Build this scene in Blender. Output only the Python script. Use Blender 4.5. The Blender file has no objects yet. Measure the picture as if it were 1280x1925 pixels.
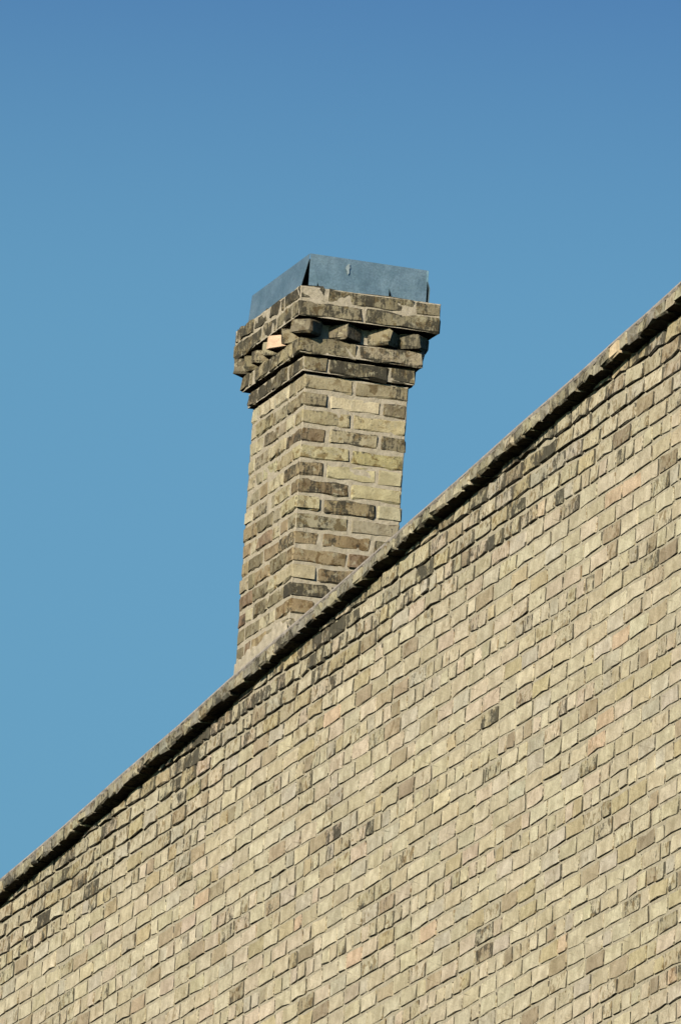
import bpy, bmesh, math, random
from mathutils import Vector, Matrix, noise

sc = bpy.context.scene
R = math.radians
GROUND_TO_ORIGIN = 13.7          # the wall's local origin stands this high above the street

# ------------------------------------------------------------------ camera
AZ, EL, ROLL = R(73.771), R(13.4505), R(3.603)
DIST_Y = 14.108
F_PX = 24615.0                   # focal length in pixels of the 1280 px wide photograph (300 mm lens)
fw = Vector((-math.sin(AZ) * math.cos(EL), math.cos(AZ) * math.cos(EL), math.sin(EL)))
rt = fw.cross(Vector((0, 0, 1))).normalized()
up = rt.cross(fw)
c_, s_ = math.cos(ROLL), math.sin(ROLL)
rt, up = c_ * rt + s_ * up, -s_ * rt + c_ * up
CAM = -fw * (DIST_Y / fw.y)
cam = bpy.data.cameras.new('camera')
cam.sensor_fit = 'HORIZONTAL'
cam.sensor_width = 15.6
cam.lens = F_PX * 15.6 / 1280
cam.clip_start = 0.5
cam.clip_end = 6000
camo = bpy.data.objects.new('camera', cam)
sc.collection.objects.link(camo)
m = Matrix((rt, up, -fw)).transposed().to_4x4()
m.translation = CAM + Vector((0, 0, GROUND_TO_ORIGIN))
camo.matrix_world = m
sc.camera = camo

# ------------------------------------------------------------------ sky, sun, exposure
SUN_AZ, SUN_EL = R(41), R(19)    # azimuth from the wall's normal towards +x
to_sun = Vector((math.sin(SUN_AZ) * math.cos(SUN_EL), -math.cos(SUN_AZ) * math.cos(SUN_EL), math.sin(SUN_EL)))
world = bpy.data.worlds.new('World')
sc.world = world
world.use_nodes = True
wn, wl = world.node_tree.nodes, world.node_tree.links
bg = wn['Background']
sky = wn.new('ShaderNodeTexSky')
sky.sky_type = 'NISHITA'
sky.sun_disc = False
sky.sun_elevation = SUN_EL
sky.sun_rotation = math.atan2(to_sun.x, to_sun.y)
sky.altitude = 200
sky.air_density = 1.0
sky.dust_density = 0.6
sky.ozone_density = 2.0
tint = wn.new('ShaderNodeMix')
tint.data_type = 'RGBA'
tint.blend_type = 'MULTIPLY'
tint.inputs[0].default_value = 1
tint.inputs[7].default_value = (0.475, 0.755, 0.80, 1)
wl.new(sky.outputs[0], tint.inputs[6])
# deeper blue higher up, as a clear polarised sky shows
tc = wn.new('ShaderNodeTexCoord')
sx = wn.new('ShaderNodeSeparateXYZ')
wl.new(tc.outputs['Generated'], sx.inputs[0])
mr = wn.new('ShaderNodeMapRange')
mr.interpolation_type = 'SMOOTHSTEP'
mr.inputs[1].default_value = math.sin(R(14.0))
mr.inputs[2].default_value = math.sin(R(18.0))
wl.new(sx.outputs[2], mr.inputs[0])
low = wn.new('ShaderNodeMapRange')
low.interpolation_type = 'SMOOTHSTEP'
low.inputs[1].default_value = math.sin(R(6))
low.inputs[2].default_value = math.sin(R(14.6))
low.inputs[3].default_value = 0.72
low.inputs[4].default_value = 1.0
wl.new(sx.outputs[2], low.inputs[0])
deep = wn.new('ShaderNodeMix')
deep.data_type = 'RGBA'
deep.inputs[6].default_value = (1, 1, 1, 1)
deep.inputs[7].default_value = (0.34, 0.35, 0.74, 1)
wl.new(mr.outputs[0], deep.inputs[0])
mul = wn.new('ShaderNodeMix')
mul.data_type = 'RGBA'
mul.blend_type = 'MULTIPLY'
mul.inputs[0].default_value = 1
wl.new(tint.outputs[2], mul.inputs[6])
wl.new(deep.outputs[2], mul.inputs[7])
clear = wn.new('ShaderNodeMix')      # dry clear air: little brightening towards the horizon
clear.data_type = 'RGBA'
clear.blend_type = 'MULTIPLY'
clear.inputs[0].default_value = 1
wl.new(mul.outputs[2], clear.inputs[6])
wl.new(low.outputs[0], clear.inputs[7])
wl.new(clear.outputs[2], bg.inputs[0])
bg.inputs[1].default_value = 0.12
sl = bpy.data.lights.new('sun', 'SUN')
sl.energy = 4.6
sl.angle = R(0.5)
sl.color = (1.0, 0.92, 0.78)
so = bpy.data.objects.new('sun', sl)
sc.collection.objects.link(so)
so.rotation_euler = to_sun.to_track_quat('Z', 'Y').to_euler()
so.location = (20, -30, 40)
sc.view_settings.view_transform = 'Standard'
sc.view_settings.look = 'None'
sc.view_settings.gamma = 1
sc.view_settings.exposure = 0.0
sc.view_settings.use_curve_mapping = False
sc.cycles.diffuse_bounces = 0
sc.cycles.max_bounces = 4


# ------------------------------------------------------------------ helpers
def project(p):
    """Local wall point -> pixel of the 1280x1925 photograph (used only to rank bricks by size)."""
    d = p - CAM
    z = d.dot(fw)
    return 640 + F_PX * d.dot(rt) / z, 962.5 - F_PX * d.dot(up) / z


def lin(r, g, b, k=1.0):
    f = lambda v: (v / 12.92 if v <= 0.04045 else ((v + 0.055) / 1.055) ** 2.4)
    return (f(r / 255) * k, f(g / 255) * k, f(b / 255) * k)


LIGHT = 1.0                      # sunlit picture value -> base colour


def tone(r, g, b):
    c = lin(r, g, b, LIGHT)
    y = 0.3 * c[0] + 0.6 * c[1] + 0.1 * c[2]
    return tuple(y + 0.82 * (v - y) for v in c)


def link(name, mesh, mats, parent=None, loc=None):
    o = bpy.data.objects.new(name, mesh)
    sc.collection.objects.link(o)
    for mm in (mats if isinstance(mats, (list, tuple)) else [mats]):
        if mm.name not in [x.name for x in mesh.materials if x]:
            mesh.materials.append(mm)
    if parent:
        o.parent = parent
    if loc is not None:
        o.location = loc
    return o


def thing(name, label, cat, loc):
    o = bpy.data.objects.new(name, None)
    o.empty_display_size = 0.2
    sc.collection.objects.link(o)
    o.location = loc
    o['label'] = label
    o['category'] = cat
    return o


class MB:
    """Collects faces with a colour (rgb + grime) and a seed per face, builds one mesh."""

    def __init__(self):
        self.v, self.f, self.c, self.s = [], [], [], []

    def add(self, verts, faces, cols, seed):
        n = len(self.v)
        self.v += [tuple(v) for v in verts]
        for f, c in zip(faces, cols):
            self.f.append(tuple(i + n for i in f))
            self.c.append(c)
            self.s.append(seed)

    def mesh(self, name, smooth=False):
        me = bpy.data.meshes.new(name)
        me.from_pydata(self.v, [], self.f)
        a = me.attributes.new('tone', 'FLOAT_COLOR', 'CORNER')
        buf = []
        for f, c in zip(self.f, self.c):
            buf += list(c) * len(f)
        a.data.foreach_set('color', buf)
        b = me.attributes.new('seed', 'FLOAT', 'FACE')
        b.data.foreach_set('value', self.s)
        if smooth:
            me.polygons.foreach_set('use_smooth', [True] * len(self.f))
        me.update()
        return me


# ------------------------------------------------------------------ materials
def new_mat(name):
    mt = bpy.data.materials.new(name)
    mt.use_nodes = True
    nt = mt.node_tree
    return mt, nt, nt.nodes, nt.links, nt.nodes['Principled BSDF']


class N:
    """Small node-graph writer."""

    def __init__(self, nt):
        self.nt, self.n, self.l = nt, nt.nodes, nt.links

    def set(self, sock, v):
        if hasattr(v, 'is_output'):
            self.l.new(v, sock)
        elif v is not None:
            sock.default_value = v

    def noise(self, vec, scale, detail=4, rough=0.55, w=None, dist=0.0):
        t = self.n.new('ShaderNodeTexNoise')
        if w is not None:
            t.noise_dimensions = '4D'
            self.set(t.inputs['W'], w)
        self.set(t.inputs['Vector'], vec)
        t.inputs['Scale'].default_value = scale
        t.inputs['Detail'].default_value = detail
        t.inputs['Roughness'].default_value = rough
        t.inputs['Distortion'].default_value = dist
        return t.outputs['Fac']

    def math(self, op, a, b=0.0, clamp=False):
        t = self.n.new('ShaderNodeMath')
        t.operation = op
        t.use_clamp = clamp
        self.set(t.inputs[0], a)
        self.set(t.inputs[1], b)
        return t.outputs[0]

    def mix(self, fac, a, b, mode='MIX'):
        t = self.n.new('ShaderNodeMix')
        t.data_type = 'RGBA'
        t.blend_type = mode
        self.set(t.inputs[0], fac)
        self.set(t.inputs[6], a if hasattr(a, 'is_output') else (*a, 1))
        self.set(t.inputs[7], b if hasattr(b, 'is_output') else (*b, 1))
        return t.outputs[2]

    def rng(self, v, a, b, c=0.0, d=1.0, smooth=True):
        t = self.n.new('ShaderNodeMapRange')
        t.interpolation_type = 'SMOOTHSTEP' if smooth else 'LINEAR'
        self.set(t.inputs[0], v)
        self.set(t.inputs[1], a)
        self.set(t.inputs[2], b)
        self.set(t.inputs[3], c)
        self.set(t.inputs[4], d)
        return t.outputs[0]

    def scale(self, vec, s):
        t = self.n.new('ShaderNodeVectorMath')
        t.operation = 'MULTIPLY'
        self.set(t.inputs[0], vec)
        t.inputs[1].default_value = s
        return t.outputs[0]

    def pos(self):
        return self.n.new('ShaderNodeNewGeometry').outputs['Position']

    def attr(self, name):
        t = self.n.new('ShaderNodeAttribute')
        t.attribute_name = name
        return t

    def bump(self, h, strength, dist, normal=None):
        t = self.n.new('ShaderNodeBump')
        t.inputs['Strength'].default_value = strength
        t.inputs['Distance'].default_value = dist
        self.set(t.inputs['Height'], h)
        if normal is not None:
            self.set(t.inputs['Normal'], normal)
        return t.outputs[0]


def brick_material():
    mt, nt, n, l, bs = new_mat('weathered_buff_brick')
    g = N(nt)
    p = g.pos()
    at = g.attr('tone')
    sd = g.math('MULTIPLY', g.attr('seed').outputs['Fac'], 37.0)
    col, grime = at.outputs['Color'], at.outputs['Alpha']
    blot = g.noise(p, 16, 5, 0.6, sd, 0.4)
    fine = g.noise(p, 120, 6, 0.65, sd)
    streak = g.noise(g.scale(p, (95, 95, 13)), 1.0, 5, 0.62)
    base = g.mix(1.0, col, g.mix(fine, (0.66, 0.66, 0.66), (1.32, 1.32, 1.32)), 'MULTIPLY')
    base = g.mix(1.0, base, g.mix(g.rng(blot, 0.3, 0.7), (0.78, 0.76, 0.72), (1.14, 1.14, 1.14)), 'MULTIPLY')
    brn = g.noise(p, 24, 5, 0.62, g.math('ADD', sd, 4.7), 0.6)
    bm_ = g.math('MULTIPLY', g.rng(brn, 0.51, 0.60), g.rng(grime, 0.14, 0.48, 0.0, 0.85))
    base = g.mix(bm_, base, g.mix(1.0, base, (0.42, 0.34, 0.24), 'MULTIPLY'))
    pale = g.noise(p, 30, 5, 0.6, g.math('ADD', sd, 21.0), 0.5)
    pm = g.math('MULTIPLY', g.rng(pale, 0.56, 0.63), g.rng(grime, 0.15, 0.5, 0.0, 0.7))
    base = g.mix(pm, base, (0.47, 0.42, 0.28))
    # lichen: yellow-green dusting on the dirty bricks
    lich = g.noise(p, 70, 6, 0.7, g.math('ADD', sd, 9.3))
    lm = g.math('MULTIPLY', g.rng(lich, 0.50, 0.66), g.rng(grime, 0.15, 0.6, 0.0, 0.55))
    base = g.mix(lm, base, (0.36, 0.31, 0.15))
    # soot and black crust, patchy and streaked
    wide = g.noise(p, 11, 5, 0.62)
    mixn = g.math('ADD', g.math('ADD', g.math('ADD', g.math('MULTIPLY', blot, 0.24), g.math('MULTIPLY', wide, 0.34)), g.math('MULTIPLY', streak, 0.22)), g.math('MULTIPLY', fine, 0.20))
    mixn = g.math('ADD', g.math('MULTIPLY', g.math('SUBTRACT', mixn, 0.5), 1.9), 0.5)
    thr = g.rng(grime, 0.0, 1.0, 0.74, 0.36, False)
    soot = g.rng(g.math('SUBTRACT', mixn, thr), -0.03, 0.085)
    base = g.mix(g.math('MULTIPLY', soot, 0.90), base, (0.055, 0.050, 0.036))
    # small black pits
    pit = g.rng(g.noise(p, 105, 4, 0.65, sd), 0.60, 0.68)
    base = g.mix(g.math('MULTIPLY', pit, g.rng(grime, 0.0, 0.6, 0.25, 0.8)), base, (0.05, 0.045, 0.035))
    l.new(base, bs.inputs['Base Color'])
    bs.inputs['Roughness'].default_value = 0.92
    bs.inputs['Specular IOR Level'].default_value = 0.2
    h = g.math('ADD', g.math('MULTIPLY', fine, 0.7), g.math('MULTIPLY', blot, 0.6))
    l.new(g.bump(h, 0.9, 0.006), bs.inputs['Normal'])
    return mt


def mortar_material(name, a, b, dirt):
    mt, nt, n, l, bs = new_mat(name)
    g = N(nt)
    p = g.pos()
    big = g.noise(p, 5, 5, 0.6)
    mid = g.noise(p, 45, 6, 0.65)
    grit = g.noise(p, 330, 4, 0.7)
    base = g.mix(g.rng(mid, 0.3, 0.7), a, b)
    base = g.mix(1.0, base, g.mix(grit, (0.70, 0.70, 0.70), (1.25, 1.25, 1.25)), 'MULTIPLY')
    d = g.rng(g.math('ADD', g.math('MULTIPLY', big, 0.55), g.math('MULTIPLY', mid, 0.45)), 0.60 - dirt, 0.78 - dirt)
    base = g.mix(g.math('MULTIPLY', d, 0.8), base, (0.10, 0.09, 0.06))
    wide = g.noise(p, 11, 5, 0.62)
    streak = g.noise(g.scale(p, (95, 95, 13)), 1.0, 5, 0.62)
    so_ = g.math('ADD', g.math('MULTIPLY', wide, 0.55), g.math('MULTIPLY', streak, 0.45))
    base = g.mix(g.math('MULTIPLY', g.rng(so_, 0.56 - dirt, 0.66 - dirt), 0.6), base, (0.09, 0.08, 0.055))
    l.new(base, bs.inputs['Base Color'])
    bs.inputs['Roughness'].default_value = 0.95
    bs.inputs['Specular IOR Level'].default_value = 0.15
    h = g.math('ADD', g.math('MULTIPLY', grit, 0.35), mid)
    l.new(g.bump(h, 1.0, 0.006), bs.inputs['Normal'])
    return mt


def lower_wall_material():
    """Plain brick pattern for the storeys below the picture."""
    mt, nt, n, l, bs = new_mat('brickwork_below')
    g = N(nt)
    co = n.new('ShaderNodeTexCoord').outputs['Object']
    mp = n.new('ShaderNodeCombineXYZ')
    sp = n.new('ShaderNodeSeparateXYZ')
    l.new(co, sp.inputs[0])
    l.new(sp.outputs[0], mp.inputs[0])
    l.new(sp.outputs[2], mp.inputs[1])
    t = n.new('ShaderNodeTexBrick')
    l.new(mp.outputs[0], t.inputs[0])
    t.inputs['Color1'].default_value = (0.50, 0.43, 0.25, 1)
    t.inputs['Color2'].default_value = (0.42, 0.36, 0.20, 1)
    t.inputs['Mortar'].default_value = (0.40, 0.35, 0.24, 1)
    t.inputs['Scale'].default_value = 1
    t.inputs['Brick Width'].default_value = 0.213
    t.inputs['Row Height'].default_value = 0.0712
    t.inputs['Mortar Size'].default_value = 0.006
    l.new(t.outputs[0], bs.inputs['Base Color'])
    l.new(g.bump(g.math('SUBTRACT', 1.0, t.outputs['Fac']), 1.0, 0.006), bs.inputs['Normal'])
    bs.inputs['Roughness'].default_value = 0.95
    return mt


def metal_material():
    mt, nt, n, l, bs = new_mat('galvanised_sheet')
    g = N(nt)
    p = g.pos()
    v = n.new('ShaderNodeTexVoronoi')
    v.inputs['Scale'].default_value = 150
    l.new(p, v.inputs['Vector'])
    sp = n.new('ShaderNodeSeparateColor')
    l.new(v.outputs['Color'], sp.inputs[0])
    cloud = g.noise(p, 9, 5, 0.6)
    fine = g.noise(p, 170, 4, 0.7)
    base = g.mix(g.rng(cloud, 0.3, 0.7), (0.28, 0.42, 0.47), (0.40, 0.55, 0.60))
    base = g.mix(1.0, base, g.mix(sp.outputs[0], (0.88, 0.88, 0.88), (1.1, 1.1, 1.1)), 'MULTIPLY')
    base = g.mix(1.0, base, g.mix(fine, (0.75, 0.75, 0.75), (1.2, 1.2, 1.2)), 'MULTIPLY')
    l.new(base, bs.inputs['Base Color'])
    bs.inputs['Metallic'].default_value = 0.75
    l.new(g.rng(fine, 0.2, 0.8, 0.42, 0.62, False), bs.inputs['Roughness'])
    h = g.math('ADD', g.math('MULTIPLY', g.noise(p, 6, 2), 3.0), g.math('MULTIPLY', fine, 0.05))
    l.new(g.bump(h, 0.5, 0.006), bs.inputs['Normal'])
    return mt


def plain_material(name, col, rough=0.9, metallic=0.0, amp=0.3, scale=40):
    mt, nt, n, l, bs = new_mat(name)
    g = N(nt)
    nz = g.noise(g.pos(), scale, 5, 0.6)
    lo = tuple(x * (1 - amp) for x in col)
    hi = tuple(x * (1 + amp) for x in col)
    l.new(g.mix(nz, lo, hi), bs.inputs['Base Color'])
    bs.inputs['Roughness'].default_value = rough
    bs.inputs['Metallic'].default_value = metallic
    return mt


M_BRICK = brick_material()
M_MORTAR = mortar_material('wall_mortar', (0.60, 0.53, 0.38), (0.46, 0.40, 0.27), 0.0)
M_CHIM_MORTAR = mortar_material('chimney_mortar', (0.62, 0.54, 0.40), (0.50, 0.43, 0.30), -0.03)
M_CAP_MORTAR = mortar_material('coping_mortar', (0.56, 0.49, 0.41), (0.40, 0.355, 0.295), 0.02)
M_LOWER = lower_wall_material()
M_METAL = metal_material()
M_DROP = plain_material('lime_streak', (0.36, 0.44, 0.45), amp=0.4, scale=60)
M_RUST = plain_material('rusty_iron', (0.16, 0.06, 0.03), 0.8)
M_FLUE = plain_material('sooty_flue', (0.03, 0.028, 0.025))
M_GROUND = plain_material('asphalt_ground', (0.05, 0.048, 0.045), 0.95, 0, 0.4, 0.5)


# ------------------------------------------------------------------ brick shapes
def clip_below(poly, x0, z0, slope):
    """Keep the part of a polygon below the line through (x0,z0)."""
    out = []
    k = len(poly)
    side = lambda p: (z0 + slope * (p[0] - x0)) - p[1]
    for i in range(k):
        a, b = poly[i], poly[(i + 1) % k]
        sa, sb = side(a), side(b)
        if sa >= 0:
            out.append(a)
        if (sa >= 0) != (sb >= 0):
            t = sa / (sa - sb)
            out.append((a[0] + t * (b[0] - a[0]), a[1] + t * (b[1] - a[1])))
    return out


def area(poly):
    return 0.5 * sum(poly[i][0] * poly[(i + 1) % len(poly)][1] - poly[(i + 1) % len(poly)][0] * poly[i][1] for i in range(len(poly)))


def face_brick(mb, rnd, poly, y, depth, col, grime, seed, soft=0.006, rough=0.0015, edge_dark=0.5, tilt=0.0):
    """A wall brick from its outline in the wall plane: worn corners, rounded arris, slightly hollow front."""
    k = len(poly)
    cx = sum(p[0] for p in poly) / k
    cz = sum(p[1] for p in poly) / k
    ring = []
    for i in range(k):
        a, b, c = poly[i - 1], poly[i], poly[(i + 1) % k]
        la = math.hypot(a[0] - b[0], a[1] - b[1])
        lc = math.hypot(c[0] - b[0], c[1] - b[1])
        cut = soft * rnd.uniform(0.7, 2.0)
        ca, cc = min(cut, la * 0.3), min(cut * rnd.uniform(0.7, 1.4), lc * 0.3)
        ring.append((b[0] + (a[0] - b[0]) * ca / la, b[1] + (a[1] - b[1]) * ca / la))
        ring.append((b[0] + (c[0] - b[0]) * cc / lc, b[1] + (c[1] - b[1]) * cc / lc))
        if lc > 0.15:
            t = rnd.uniform(0.35, 0.65)
            ring.append((b[0] + (c[0] - b[0]) * t, b[1] + (c[1] - b[1]) * t))
    ring = [(p[0] + rnd.gauss(0, rough), p[1] + rnd.gauss(0, rough)) for p in ring]
    n = len(ring)
    inset = soft * 0.85
    verts, faces, cols = [], [], []
    for x, z in ring:
        verts.append((x, y + depth, z))
    for x, z in ring:
        verts.append((x, y + soft * rnd.uniform(0.6, 1.1) - tilt * (cz - z), z))
    for x, z in ring:
        dx, dz = cx - x, cz - z
        d = math.hypot(dx, dz)
        f = min(inset * rnd.uniform(0.7, 1.4) / d, 0.4)
        verts.append((x + dx * f, y + rnd.gauss(0, 0.0008) - tilt * (cz - z), z + dz * f))
    verts.append((cx, y + rnd.uniform(-0.0012, 0.0012), cz))
    base = (*col, grime)
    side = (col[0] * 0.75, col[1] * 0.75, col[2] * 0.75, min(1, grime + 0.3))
    for i in range(n):
        j = (i + 1) % n
        ex, ez = ring[j][0] - ring[i][0], ring[j][1] - ring[i][1]
        L = math.hypot(ex, ez) + 1e-9
        nx, nz = ez / L, -ex / L                      # outward for a counter-clockwise ring
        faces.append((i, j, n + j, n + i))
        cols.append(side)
        faces.append((n + i, n + j, 2 * n + j, 2 * n + i))
        cr = min(1.0, grime + edge_dark * rnd.uniform(0.6, 1.2)) if (nx > 0.5 or nz < -0.5) else grime
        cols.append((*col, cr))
        faces.append((2 * n + i, 2 * n + j, 3 * n))
        cols.append(base)
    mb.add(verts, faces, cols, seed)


def block_brick(mb, rnd, cx, cy, cz, lx, ly, lz, col, grime, seed, rot=0.0, bev=0.005, rough=0.0013, tint=None):
    """A whole brick with worn arrises (for corners and free-standing work)."""
    bm = bmesh.new()
    bmesh.ops.create_cube(bm, size=1)
    bmesh.ops.scale(bm, vec=(lx, ly, lz), verts=bm.verts)
    long_ = [e for e in bm.edges if abs((e.verts[0].co - e.verts[1].co)[0 if lx >= ly else 1]) > 0.11]
    if long_:
        bmesh.ops.subdivide_edges(bm, edges=long_, cuts=3, use_grid_fill=True)
    sharp = [e for e in bm.edges if e.calc_face_angle(0) > 0.5]
    bmesh.ops.bevel(bm, geom=sharp, offset=bev, segments=1, affect='EDGES', clamp_overlap=True)
    mt = Matrix.Rotation(rot, 4, 'Z')
    o = Vector((cx, cy, cz))
    rx, ry = rnd.gauss(0, 0.006), rnd.gauss(0, 0.006)
    vs = []
    for v in bm.verts:
        p = v.co.copy()
        p += Vector((rnd.gauss(0, rough), rnd.gauss(0, rough), rnd.gauss(0, rough)))
        p.z += p.x * rx + p.y * ry
        vs.append(mt @ p + o)
    bm.verts.index_update()
    fs = [tuple(v.index for v in f.verts) for f in bm.faces]
    cs = []
    for f in bm.faces:
        nrm = mt.to_3x3() @ f.normal
        c = col
        if tint:
            c = tint(nrm, col)
        cs.append((*c, min(1, grime + (0.12 if f.calc_area() < lx * lz * 0.3 else 0))))
    bm.free()
    mb.add(vs, fs, cs, seed)


# ------------------------------------------------------------------ ground
me = bpy.data.meshes.new('ground')
me.from_pydata([(-3000, -3000, 0), (3000, -3000, 0), (3000, 3000, 0), (-3000, 3000, 0)], [], [(0, 1, 2, 3)])
ground = link('ground', me, M_GROUND)
ground['kind'] = 'structure'

# ------------------------------------------------------------------ the parapet wall
ORIGIN = (0, 0, GROUND_TO_ORIGIN)
wall = thing('brick_wall', 'tall buff brick wall with sloping brick coping, in front of the chimney', 'wall', ORIGIN)
wall['kind'] = 'thing'
COURSE, PITCH, Z_HEADER = 0.07125, 0.213, 0.0138
X0, X1 = -7.4, 7.0
Z_BOTTOM = -3.35

# line of the coping's top front edge, slightly sagging as old masonry does
SIL = [(-8.5, -0.880), (-6.0, -0.728), (-4.67, -0.638), (-3.86, -0.597), (-3.3, -0.562), (-2.86, -0.531), (-1.96, -0.480), (-1.3, -0.432), (-0.22, -0.3695), (0.47, -0.3265), (1.2, -0.278), (1.76, -0.2455), (2.5, -0.195), (3.26, -0.151), (3.7, -0.119), (4.05, -0.099), (4.43, -0.071), (5.6, -0.002), (8.0, 0.149)]
COP_OUT, COP_T, CAP_T = 0.055, 0.050, 0.014


def cop_top(x):
    for (a, za), (b, zb) in zip(SIL, SIL[1:]):
        if x <= b:
            t = (x - a) / (b - a)
            return za + (zb - za) * t
    return SIL[-1][1]


def wall_top(x):
    return cop_top(x) - COP_T - CAP_T


# cores: solid masonry behind the face bricks
me = bpy.data.meshes.new('wall_core')
xs = [X0 + (X1 - X0) * i / 60 for i in range(61)]
vv, ff = [], []
for x in xs:
    vv += [(x, 0.05, Z_BOTTOM), (x, 0.05, wall_top(x) - 0.002), (x, 0.33, wall_top(x) - 0.002), (x, 0.33, -GROUND_TO_ORIGIN)]
for i in range(60):
    a, b = 4 * i, 4 * i + 4
    ff += [(a, b, b + 1, a + 1), (a + 1, b + 1, b + 2, a + 2), (a + 2, b + 2, b + 3, a + 3)]
ff += [(0, 1, 2, 3), (240, 243, 242, 241)]
me.from_pydata(vv, [], ff)
link('wall_core', me, M_MORTAR, wall)
bm = bmesh.new()
bmesh.ops.create_cube(bm, size=1)
bmesh.ops.scale(bm, vec=(X1 - X0, 0.34, GROUND_TO_ORIGIN + Z_BOTTOM), verts=bm.verts)
bmesh.ops.translate(bm, vec=((X0 + X1) / 2, 0.17, (-GROUND_TO_ORIGIN + Z_BOTTOM) / 2), verts=bm.verts)
me = bpy.data.meshes.new('lower_wall')
bm.to_mesh(me)
bm.free()
link('lower_wall', me, M_LOWER, wall)

# brick layout: five stretcher courses to one header course
rnd = random.Random(11)
CREAM, OLIVE, PINK, GREY, YELLOW, BROWN, DARK, ORANGE = (tone(214, 200, 162), tone(208, 193, 152), tone(216, 197, 163), tone(206, 194, 164), tone(202, 184, 136), tone(190, 170, 132), tone(172, 154, 120), tone(218, 188, 148))


def jitter_tone(c, r, a=0.10):
    k = 1 + r.gauss(0, a)
    return tuple(max(0.02, min(0.75, v * k * (1 + r.gauss(0, 0.010)))) for v in c)


bricks = []
k = math.floor((Z_BOTTOM - Z_HEADER) / COURSE)
while True:
    zc = Z_HEADER + k * COURSE
    if zc - COURSE / 2 > wall_top(X1):
        break
    header = (k % 6 == 4)
    pitch = PITCH / 2 if header else PITCH
    off = PITCH / 4 if header else (0.0 if k % 2 else PITCH / 2)
    if not header:
        off += rnd.gauss(0, 0.012)
    x = X0 + off - PITCH
    wave = rnd.uniform(0, 6.28)
    while x < X1:
        w = pitch + rnd.gauss(0, 0.004 if not header else 0.0025)
        if not header and rnd.random() < 0.10:
            w = pitch / 2
        a, b = x + rnd.uniform(0.004, 0.009), x + w - rnd.uniform(0.004, 0.009)
        x += w
        a, b = max(a, X0), min(b, X1)
        if b - a < 0.03:
            continue
        zj = 0.0065 * noise.noise((a * 1.1, k * 0.37, 3.1)) + rnd.gauss(0, 0.0012)
        zb = zc + zj - COURSE / 2 + rnd.uniform(0.004, 0.0068)
        zt = zc + zj + COURSE / 2 - rnd.uniform(0.004, 0.0068)
        sl_ = rnd.gauss(0, 0.006)
        poly = [(a, zb - sl_ * (b - a) / 2), (b, zb + sl_ * (b - a) / 2), (b, zt + sl_ * (b - a) / 2), (a, zt - sl_ * (b - a) / 2)]
        xm = (a + b) / 2
        top = wall_top(xm) - 0.004
        if zt > top - 0.02:
            poly = clip_below(poly, xm, top, 0.0625)
        if len(poly) < 3 or area(poly) < 0.0011:
            continue
        hgt = max(p[1] for p in poly) - min(p[1] for p in poly)
        if hgt < 0.016:
            continue
        bricks.append((poly, xm, zc, header))
    k += 1


def wall_brick(mb, r, poly, xm, zc, header, i):
    below = wall_top(xm) - zc                         # how far under the coping
    worn = max(0.0, 1 - below / 0.50)
    q = r.random()
    if q < 0.40:
        c = CREAM
    elif q < 0.63:
        c = OLIVE
    elif q < 0.76:
        c = PINK
    elif q < 0.85:
        c = GREY
    elif q < 0.92:
        c = YELLOW
    elif q < 0.965:
        c = BROWN
    elif q < 0.98:
        c = ORANGE
    else:
        c = DARK
    zone = noise.noise((xm * 0.55, zc * 0.8, 5.0))
    patch = noise.noise((xm * 1.5 + zc * 0.5, zc * 3.2, 8.0)) + 0.5 * noise.noise((xm * 4, zc * 7, 2.0))
    gr = 0.09 + 0.10 * max(0, zone) + 0.55 * max(0.0, patch - 0.15) + abs(r.gauss(0, 0.08)) + 0.46 * worn * r.uniform(0.4, 1.2)
    gr += 0.45 * worn * max(0.0, noise.noise((xm * 1.7, 3.0, zc)))
    if r.random() < (0.15 if header else 0.05):
        gr += r.uniform(0.2, 0.45)
    c = jitter_tone(c, r, 0.06)
    if c is DARK:
        gr += 0.3
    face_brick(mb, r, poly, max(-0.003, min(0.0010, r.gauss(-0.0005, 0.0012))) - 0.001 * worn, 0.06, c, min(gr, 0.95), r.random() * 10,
               soft=0.0042 + 0.003 * worn, rough=0.0024 + 0.0018 * worn, edge_dark=0.6, tilt=r.gauss(0.01, 0.012) + 0.03 * worn)


def px_size(poly):
    pts = [project(Vector((p[0], 0, p[1]))) for p in poly]
    if any(not (4 < u < 1276 and 4 < v < 1921) for u, v in pts):
        return 0
    return abs(area(pts))


order = sorted(range(len(bricks)), key=lambda i: -px_size(bricks[i][0]))
single = set(order[:300])
rest = MB()
for i, (poly, xm, zc, header) in enumerate(bricks):
    r = random.Random(1000 + i)
    if i in single:
        cx = sum(p[0] for p in poly) / len(poly)
        cz = sum(p[1] for p in poly) / len(poly)
        mb = MB()
        wall_brick(mb, r, [(p[0] - cx, p[1] - cz) for p in poly], xm, zc, header, i) if False else wall_brick(mb, r, poly, xm, zc, header, i)
        mb.v = [(v[0] - cx, v[1], v[2] - cz) for v in mb.v]
        link('brick', mb.mesh('brick'), M_BRICK, wall, (cx, 0, cz))
    else:
        wall_brick(rest, r, poly, xm, zc, header, i)
o = link('brickwork', rest.mesh('brickwork'), M_BRICK, wall)
o['kind'] = 'stuff'

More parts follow.
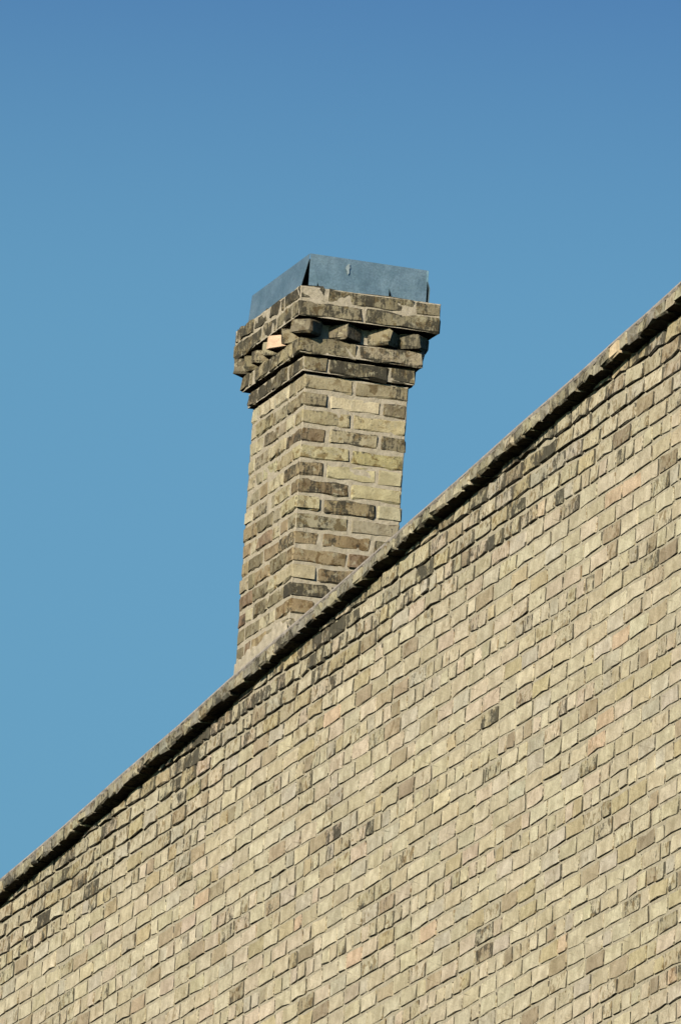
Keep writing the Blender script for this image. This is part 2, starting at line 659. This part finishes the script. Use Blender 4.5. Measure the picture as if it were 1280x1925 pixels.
# pointing: struck mortar, deepest under the brick above, eroded towards the coping
nx = 690
rows = []
k = math.floor((Z_BOTTOM - Z_HEADER) / COURSE)
while Z_HEADER + k * COURSE < 0.30:
    zc = Z_HEADER + k * COURSE
    rows += [(zc - COURSE / 2 + 0.007, 0.0056), (zc, 0.0042), (zc + COURSE / 2 - 0.006, 0.0030), (zc + COURSE / 2 + 0.001, 0.0030), (zc + COURSE / 2 + 0.0045, 0.0038)]
    k += 1
rows = sorted(set(rows))
vv, ff, idx = [], [], {}
for i in range(nx + 1):
    x = X0 + (X1 - X0) * i / nx
    top = wall_top(x)
    for j, (z, d) in enumerate(rows):
        zz = z + 0.0065 * noise.noise((x * 1.1, (z - Z_HEADER) / COURSE * 0.37, 3.1))
        worn = max(0.0, 1 - (top - z) / 0.45)
        y = d + 0.0016 * noise.noise((x * 14, 0, z * 26)) + 0.009 * worn * (0.7 + noise.noise((x * 3, 4, z * 9)))
        idx[i, j] = len(vv)
        vv.append((x, max(0.0022, y), min(zz, top)))
for i in range(nx):
    for j in range(len(rows) - 1):
        q = (idx[i, j], idx[i + 1, j], idx[i + 1, j + 1], idx[i, j + 1])
        if abs(vv[q[0]][2] - vv[q[3]][2]) < 1e-6 and abs(vv[q[1]][2] - vv[q[2]][2]) < 1e-6:
            continue
        ff.append(q)
me = bpy.data.meshes.new('mortar_joints')
me.from_pydata(vv, [], ff)
me.polygons.foreach_set('use_smooth', [True] * len(ff))
link('mortar_joints', me, M_MORTAR, wall)

# coping: projecting header bricks following the slope
x = X0
i = 0
while x < X1:
    r = random.Random(5000 + i)
    w = 0.107 + r.gauss(0, 0.004)
    xm = x + w / 2
    ang = math.atan2(cop_top(xm + 0.05) - cop_top(xm - 0.05), 0.1) + r.gauss(0, 0.004)
    mb = MB()
    col = jitter_tone(r.choice([tone(182, 172, 138), tone(190, 180, 142), tone(168, 160, 132), tone(196, 184, 148), tone(160, 153, 132)]), r, 0.10)
    grm = 0.40 + r.uniform(-0.12, 0.26)
    chip = r.random() < 0.12
    if abs(xm - 3.70) < 0.054:          # a freshly broken brick
        col, grm, chip = tone(232, 204, 156), 0.03, False
    hh = COP_T - (r.uniform(0.004, 0.010) if chip else 0)
    block_brick(mb, r, 0, 0.09, (COP_T - hh) / 2, w - r.uniform(0.003, 0.008), 0.290 + r.uniform(-0.003, 0.003), hh - 0.001, col,
                min(0.9, grm), r.random() * 10, bev=0.006, rough=0.0032)
    o = link('coping_brick', mb.mesh('coping_brick'), M_BRICK, wall, (xm, 0, cop_top(xm) - CAP_T - COP_T / 2))
    o.rotation_euler = (0, -ang, 0)
    x += w
    i += 1
# mortar weathering on top of the coping, rough edged
nx = 930
prof = [(-COP_OUT + 0.0015, -0.019), (-COP_OUT - 0.0015, -0.011), (-COP_OUT + 0.000, -0.003), (-COP_OUT + 0.010, 0.002), (0.10, 0.022), (0.238, 0.004), (0.238, -0.012), (-0.02, -0.0125)]
vv, ff = [], []
for i in range(nx + 1):
    x = X0 + (X1 - X0) * i / nx
    t = cop_top(x) - 0.002
    for j, (y, z) in enumerate(prof):
        n1 = noise.noise((x * 22, j * 0.7, 1.0))
        n2 = noise.noise((x * 70, j * 1.3, 7.0))
        front = 1 if j < 4 else 0
        vv.append((x, y + front * (0.003 * n1 + 0.0016 * n2 + (0.002 if j == 0 else 0)), t + z + 0.0025 * n1 + 0.0016 * n2 + (0.007 * noise.noise((x * 9, 2, 2)) if j == 0 else 0)))
np_ = len(prof)
for i in range(nx):
    for j in range(np_):
        a, b = i * np_ + j, i * np_ + (j + 1) % np_
        ff.append((a, a + np_, b + np_, b))
ff += [tuple(range(np_)), tuple(reversed(range(nx * np_, nx * np_ + np_)))]
me = bpy.data.meshes.new('coping_mortar')
me.from_pydata(vv, [], ff)
link('coping_mortar', me, M_CAP_MORTAR, wall)

# rusty wall tie poking out of a joint under the coping
mb = bmesh.new()
bmesh.ops.create_cone(mb, cap_ends=True, segments=6, radius1=0.0035, radius2=0.0025, depth=0.085)
bmesh.ops.rotate(mb, cent=(0, 0, 0), matrix=Matrix.Rotation(R(70), 3, 'Y') @ Matrix.Rotation(R(40), 3, 'X'), verts=mb.verts)
me = bpy.data.meshes.new('wall_tie')
mb.to_mesh(me)
mb.free()
o = link('wall_tie', me, M_RUST, wall, (1.47, -0.02, -0.305))
o['label'] = 'rusty iron tie poking out of a joint'

# ------------------------------------------------------------------ the chimney
CX0, CX1 = -1.392, -0.650        # far and near face along the wall
DEEP = 0.441                     # width of the face looking at the camera
ch = thing('chimney', 'weathered square brick chimney with corbelled dogtooth top rising behind the coping', 'chimney', (CX1, 0, GROUND_TO_ORIGIN - 0.35))
ch.rotation_euler = (0, R(0.75), 0)
LX = CX1 - CX0                   # local: x from -LX to 0, y from 0 to DEEP, z up from the base
Z_TOP = 0.7136 + 0.35            # top of the plain shaft
NROW = 17
JO = 0.013

T = dict(
    ol=tone(180, 165, 122), og=tone(160, 147, 112), cr=tone(224, 206, 164), bg=tone(144, 131, 98), pl=tone(206, 190, 138),
    db=tone(150, 128, 92), pb=tone(198, 184, 142), ye=tone(200, 184, 122), br=tone(172, 150, 108), dg=tone(132, 122, 96), gy=tone(178, 164, 130),
    pa=tone(210, 197, 146), ob=tone(160, 134, 92), pk=tone(236, 190, 152), rb=tone(152, 126, 96), gb=tone(156, 143, 108), cl=tone(206, 192, 152))
# colours and dirt of the camera-side face, top course downwards (near corner first)
RIGHT = [
    [('ol', .25), ('og', .3)],
    [('og', .35), ('cr', 0.0), ('bg', .45)],
    [('ol', .4), ('pl', .3)],
    [('db', .5), ('pb', .5), ('gb', .55)],
    [('pl', .35), ('ye', .35)],
    [('br', .5), ('pl', .12), ('pa', .12)],
    [('db', .55), ('pl', .2)],
    [('pa', .3), ('br', .55), ('cl', .15)],
    [('gy', .4), ('gy', .2)],
    [('br', .4), ('ob', .3), ('gb', .4)],
    [('br', .35), ('rb', .4)],
    [('pb', .1), ('db', .5), ('gb', .4)],
    [('gb', .65), ('gb', .5)],
    [('ob', .3), ('gb', .4), ('gb', .4)],
    [('gb', .4), ('gb', .4)],
    [('br', .4), ('gb', .4), ('gb', .4)],
    [('gb', .4), ('br', .4)],
]
rnd = random.Random(77)


def left_tone(row):
    up_ = ['cl', 'pb', 'gy', 'ol', 'cl', 'pa', 'gy', 'og']
    mid_ = ['gb', 'cl', 'gy', 'rb', 'pb', 'br', 'gy', 'bg']
    lo_ = ['gb', 'br', 'gb', 'gy', 'rb', 'bg', 'cl', 'gb']
    return rnd.choice(up_ if row < 5 else mid_ if row < 9 else lo_), rnd.uniform(0.08, 0.36)


def chimney_brick(x0, x1, y0, y1, zc, hgt, spec, name='brick', bev=0.005, rough=0.0016, out=0.0, tint=None):
    """One brick filling x0..x1, y0..y1 of the chimney's plan."""
    mb = MB()
    cx, cy = (x0 + x1) / 2, (y0 + y1) / 2
    col = jitter_tone(T[spec[0]], rnd, 0.05)
    block_brick(mb, rnd, 0, 0, 0, x1 - x0, y1 - y0, hgt, col, min(0.95, spec[1] + (0.06 if spec[1] > 0.05 else 0.0) + rnd.uniform(0, 0.06)), rnd.random() * 10, bev=bev, rough=rough, tint=tint)
    return link(name, mb.mesh(name), M_BRICK, ch, (cx + rnd.gauss(0, 0.0012), cy + rnd.gauss(0, 0.0012), zc + rnd.gauss(0, 0.0012)))


def course(zc, hgt, e, kind, right, left=None, name='brick', row=0, bev=0.005, rough=0.0016, ey=None):
    """A ring of bricks; e = how far it projects beyond the shaft."""
    ax, bx, ay, by = -LX - e, e, -(e if ey is None else ey), DEEP + e
    D, J = 0.102, JO * rnd.uniform(0.8, 1.1)
    h = lambda: hgt
    lt = lambda: left() if left else left_tone(row)
    W = by - ay
    if kind == 'A':                       # two stretchers on the camera side
        mid = ay + W / 2 + rnd.gauss(0, 0.008)
        chimney_brick(bx - D, bx, ay, mid - J / 2, zc, hgt, right[0], name, bev, rough)
        chimney_brick(bx - D, bx, mid + J / 2, by, zc, hgt, right[1], name, bev, rough)
        chimney_brick(ax, ax + D, ay, mid - J / 2, zc, hgt, lt(), name, bev, rough)
        chimney_brick(ax, ax + D, mid + J / 2, by, zc, hgt, lt(), name, bev, rough)
        xa, xb = ax + D + J, bx - D - J
    else:                                 # header, stretcher, header on the camera side
        hd = 0.104
        chimney_brick(bx - 0.212, bx, ay, ay + hd, zc, hgt, right[0], name, bev, rough)
        chimney_brick(bx - D, bx, ay + hd + J, by - hd - J, zc, hgt, right[1], name, bev, rough)
        chimney_brick(bx - 0.212, bx, by - hd, by, zc, hgt, right[2], name, bev, rough)
        chimney_brick(ax, ax + D, ay + hd + J, by - hd - J, zc, hgt, lt(), name, bev, rough)
        xa, xb = ax, bx - 0.212 - J
    for y0, y1, vis in ((ay, ay + D, True), (by - D, by, False)):
        x = xb
        while x - xa > 0.03:
            w = 0.203 + rnd.gauss(0, 0.004)
            if rnd.random() < 0.25:
                w = 0.100
            if x - w - xa < 0.06:
                w = x - xa
            if w > 0.27:
                w = w / 2 - J / 2
            chimney_brick(x - w, x, y0, y1, zc, hgt, lt(), name, bev, rough)
            x -= w + J


z = Z_TOP
for row in range(NROW):
    zc = Z_TOP - COURSE * (row + 0.5)
    if zc < -0.16:
        break
    course(zc, COURSE - JO * 0.92, rnd.gauss(0, 0.0012), 'A' if row % 2 == 0 else 'B', RIGHT[row], None, 'brick', row, bev=0.007, rough=0.0022)

# corbelled head
HC = 0.0700
P_SIDE = 0.070                  # overhang on the long face
dirty = lambda: (rnd.choice(['og', 'dg', 'bg', 'gb', 'gy', 'ol']), rnd.uniform(0.42, 0.68))
course(Z_TOP + HC * 0.5, HC - 0.008, 0.019, 'B', [('og', .5), ('dg', .7), ('bg', .6)], dirty, 'brick', 0, bev=0.007, rough=0.0032)
course(Z_TOP + HC * 1.5, HC - 0.007, 0.042, 'A', [('og', .5), ('gy', .55)], dirty, 'brick', 0, bev=0.007, rough=0.0032)
P_TOP = 0.088
course(Z_TOP + HC * 3.5, HC - 0.009, P_TOP, 'A', [('og', .6), ('og', .62)], dirty, 'brick', 0, bev=0.007, rough=0.0032, ey=P_SIDE)
course(Z_TOP + HC * 4.45, HC - 0.013, P_TOP - 0.002, 'B', [('dg', .62), ('og', .6), ('gb', .55)], dirty, 'brick', 0, bev=0.007, rough=0.0032, ey=P_SIDE - 0.002)

# dogtooth course: bricks laid diagonally, each a separate brick
ZT = Z_TOP + HC * 2.5
HT = HC - 0.010


def tooth(x, y, rot, spec, size=(0.100, 0.104), lift=0.0):
    mb = MB()
    col = jitter_tone(T[spec[0]], rnd, 0.05)
    block_brick(mb, rnd, 0, 0, 0, size[0], size[1], HT, col, spec[1], rnd.random() * 10, rot=0, bev=0.008, rough=0.0034)
    o = link('dogtooth_brick', mb.mesh('dogtooth_brick'), M_BRICK, ch, (x, y, ZT + lift))
    o.rotation_euler = (0, 0, rot)
    return o


TIP = 0.082
half = 0.100 * math.sqrt(0.5)
# square-ended bricks on the diagonal at the corners
for sx, sy in ((1, -1), (-1, -1), (-1, 1)):
    bx = 0.0 if sx > 0 else -LX
    by = 0.0 if sy < 0 else DEEP
    d = TIP - 0.048
    tooth(bx + sx * d, by + sy * (d - (0.016 if sy < 0 else 0)), R(45) + rnd.gauss(0, 0.04), ('dg', .35), (0.098, 0.100))
# long face
xs_t = [-0.155, -0.285, -0.425, -0.560, -0.680]
for i, x in enumerate(xs_t):
    spec = [('og', .45), ('pk', 0.0), ('og', .5), ('bg', .5), ('bg', .5)][i]
    for yy, sgn in ((-TIP + half + 0.016, 1), (DEEP + TIP - half, -1)):
        o = tooth(x, yy + rnd.gauss(0, 0.004) - (0.012 if spec[0] == 'pk' else 0), R(45) + rnd.gauss(0, 0.10), spec if sgn > 0 else ('og', .4))
        if spec[0] == 'pk' and sgn > 0:
            o['label'] = 'clean salmon pink brick'
# camera-side face
for i, y in enumerate([0.150, 0.318, 0.440]):
    spec = [('dg', .55), ('og', .5), ('dg', .5)][i]
    rot = [R(45 - 5), R(45 + 3), R(45 + 5)][i]
    tooth(TIP - half - [0.004, 0, 0.0][i], y, rot, spec)
    tooth(-LX - TIP + half, y, R(45), ('og', .4))


# mortar body of the chimney: lumpy faces that stand in the joints and smear over some edges
def lumpy_box(name, x0, x1, y0, y1, z0, z1, step, amp, rec, mat, parent, seed=0.0):
    bm = bmesh.new()

    def grid(o, u, v, nu, nv):
        vs = []
        for i in range(nu + 1):
            for j in range(nv + 1):
                vs.append(bm.verts.new(Vector(o) + Vector(u) * (i / nu) + Vector(v) * (j / nv)))
        for i in range(nu):
            for j in range(nv):
                bm.faces.new((vs[i * (nv + 1) + j], vs[(i + 1) * (nv + 1) + j], vs[(i + 1) * (nv + 1) + j + 1], vs[i * (nv + 1) + j + 1]))

    lx, ly, lz = x1 - x0, y1 - y0, z1 - z0
    a, b, c = max(1, round(lx / step)), max(1, round(ly / step)), max(1, round(lz / step))
    grid((x0, y0, z0), (lx, 0, 0), (0, 0, lz), a, c)
    grid((x1, y0, z0), (0, ly, 0), (0, 0, lz), b, c)
    grid((x1, y1, z0), (-lx, 0, 0), (0, 0, lz), a, c)
    grid((x0, y1, z0), (0, -ly, 0), (0, 0, lz), b, c)
    grid((x0, y0, z1), (lx, 0, 0), (0, ly, 0), a, b)
    bmesh.ops.remove_doubles(bm, verts=bm.verts, dist=1e-5)
    bm.normal_update()
    for v in bm.verts:
        p = v.co
        nz = noise.noise((p.x * 16 + seed, p.y * 16, p.z * 16)) + 0.55 * noise.noise((p.x * 48, p.y * 48 + seed, p.z * 48))
        v.co = p + v.normal * (amp * nz - rec)
    me = bpy.data.meshes.new(name)
    bm.to_mesh(me)
    bm.free()
    me.polygons.foreach_set('use_smooth', [True] * len(me.polygons))
    return link(name, me, mat, parent)


lumpy_box('mortar_joints', -LX, 0, 0, DEEP, -0.2, Z_TOP, 0.009, 0.0026, 0.0050, M_CHIM_MORTAR, ch)
for z0, z1, e, rec in ((0, 1, 0.019, 0.0055), (1, 2, 0.042, 0.0055), (2, 3, 0.010, 0.002), (3, 4.9, P_TOP, 0.0055)):
    lumpy_box('mortar_joints', -LX - e, e, -min(e, P_SIDE), DEEP + e, Z_TOP + HC * z0 + 0.004, Z_TOP + HC * z1 - 0.004, 0.010, 0.0026, rec, M_CHIM_MORTAR, ch, seed=z0 * 3.3)

# mortar fillet where the chimney meets the coping
vv, ff = [], []
NZF = 14
path = []
for i in range(101):
    path.append((-LX + 0.003 + (LX - 0.003) * i / 100, 0.0, 0.0))
for i in range(1, 7):
    path.append((0.0, 0.0, i / 6 * math.pi / 2))
for i in range(1, 51):
    path.append((0.0, DEEP * i / 50, math.pi / 2))
NXF = len(path) - 1
for i, (bx, by, a) in enumerate(path):
    q = i * 0.0085
    hgt = 0.104 + 0.024 * noise.noise((q * 7, 1, 1)) + 0.016 * noise.noise((q * 21, 5, 1))
    hgt += 0.022 * max(0.0, 1 - abs(bx + 0.15) / 0.14)
    hgt *= 1.0 - 0.45 * (a / (math.pi / 2))
    zb = cop_top(bx + CX1) + 0.35 - 0.012
    for j in range(NZF + 1):
        t = j / NZF
        o_ = 0.019 - 0.010 * (t ** 0.7) - 0.003 * t - 0.004 * noise.noise((q * 20, t * 4, 3)) - 0.0022 * noise.noise((q * 60, t * 9, 8))
        o_ *= min(1.0, 0.25 + i / 25)
        if j == NZF:
            o_ = -0.012
        vv.append((bx + math.sin(a) * o_, by - math.cos(a) * o_, zb + hgt * t))
for i in range(NXF):
    for j in range(NZF):
        a = i * (NZF + 1) + j
        ff.append((a, a + NZF + 1, a + NZF + 2, a + 1))
me = bpy.data.meshes.new('mortar_fillet')
me.from_pydata(vv, [], ff)
me.polygons.foreach_set('use_smooth', [True] * len(ff))
link('mortar_fillet', me, M_CHIM_MORTAR, ch)

# ------------------------------------------------------------------ the sheet-metal surround on top
TOPZ = Z_TOP + HC * 4.95
cap = thing('chimney_cowl', 'bluish galvanised sheet metal surround on top of the brick chimney', 'chimney cap', (CX1, 0, GROUND_TO_ORIGIN - 0.35))
cap.rotation_euler = (0, R(0.75), 0)
IN = 0.036                        # overhang of the sheet over the shaft outline
KX0, KX1, KY0, KY1 = -LX - IN, IN, -0.020, DEEP + IN
CAPH = 0.150


def sheet(name, outline, to3, nrm, thick=0.0016):
    bm = bmesh.new()
    vs = [bm.verts.new(to3(*p)) for p in outline]
    f = bm.faces.new(vs)
    bm.normal_update()
    if f.normal.dot(nrm) < 0:
        f.normal_flip()
    res = bmesh.ops.extrude_face_region(bm, geom=[f])
    bmesh.ops.translate(bm, vec=-Vector(nrm) * thick, verts=[v for v in res['geom'] if isinstance(v, bmesh.types.BMVert)])
    bmesh.ops.recalc_face_normals(bm, faces=bm.faces)
    bmesh.ops.triangulate(bm, faces=bm.faces)
    me = bpy.data.meshes.new(name)
    bm.to_mesh(me)
    bm.free()
    return link(name, me, M_METAL, cap)


W = KY1 - KY0
zb, zt = TOPZ - 0.012, TOPZ - 0.012 + CAPH
out = [(0, zb), (0.034, zb), (0.036, zb + 0.036), (0.050, zb), (0.338, zb), (0.338, zb + 0.050), (0.356, zb), (W, zb), (W, zt - 0.004), (0, zt)]
front = sheet('cap_panel', out, lambda u, v: (KX1 + 0.004 * math.sin(u * 9), KY0 + u, v), (1, 0, 0))
LEN = KX1 - KX0
out = [(0.003, zt), (0.003, zt - 0.03), (0.085, zb), (LEN, zb), (LEN, zt - 0.002)]
side = sheet('cap_panel', out, lambda u, v: (KX1 - u, KY0 - 0.003 - 0.012 * max(0, (zt - v) / CAPH), v), (0, -1, 0))
sheet('cap_panel', [(0, zb), (W, zb), (W, zt), (0, zt)], lambda u, v: (KX0, KY0 + u, v), (-1, 0, 0))
sheet('cap_panel', [(-0.002, zb), (LEN, zb), (LEN, zt - 0.05), (LEN, zt - 0.006), (-0.002, zt - 0.006), (-0.002, zt - 0.05), (-0.002, zt - 0.08)], lambda u, v: (KX1 - u, KY1 + 0.002 + 0.010 * min(1, max(0, (zt - 0.05 - v) / 0.03)), v), (0, 1, 0))
sheet('unseen_shade_lid', [(0.01, 0.01), (LEN - 0.01, 0.01), (LEN - 0.01, W - 0.01), (0.01, W - 0.01)], lambda u, v: (KX1 - u, KY0 + v, zt - 0.012), (0, 0, 1))  # unseen lid, added to block light so the inside stays dark
sheet('bent_tab', [(0.352, zb), (0.341, zb + 0.040), (0.3535, zb)], lambda u, v: (KX1 + 0.010 * (1 - (v - zb) / 0.04) + 0.002, KY0 + u, v), (1, 0, 0))
# lime streak on the camera-side sheet
rr = random.Random(4)
pts = []
for i in range(18):
    a = i / 18 * 2 * math.pi
    pts.append((0.160 + 0.010 * math.cos(a) * rr.uniform(0.5, 1.1) * (1.0 if math.sin(a) > 0 else 0.55), zt - 0.046 + 0.026 * math.sin(a) * rr.uniform(0.75, 1.1)))
st = sheet('lime_streak', pts, lambda u, v: (KX1 + 0.004 * math.sin(u * 9) + 0.0022, KY0 + u, v), (1, 0, 0), 0.001)
st.data.materials.clear()
st.data.materials.append(M_DROP)
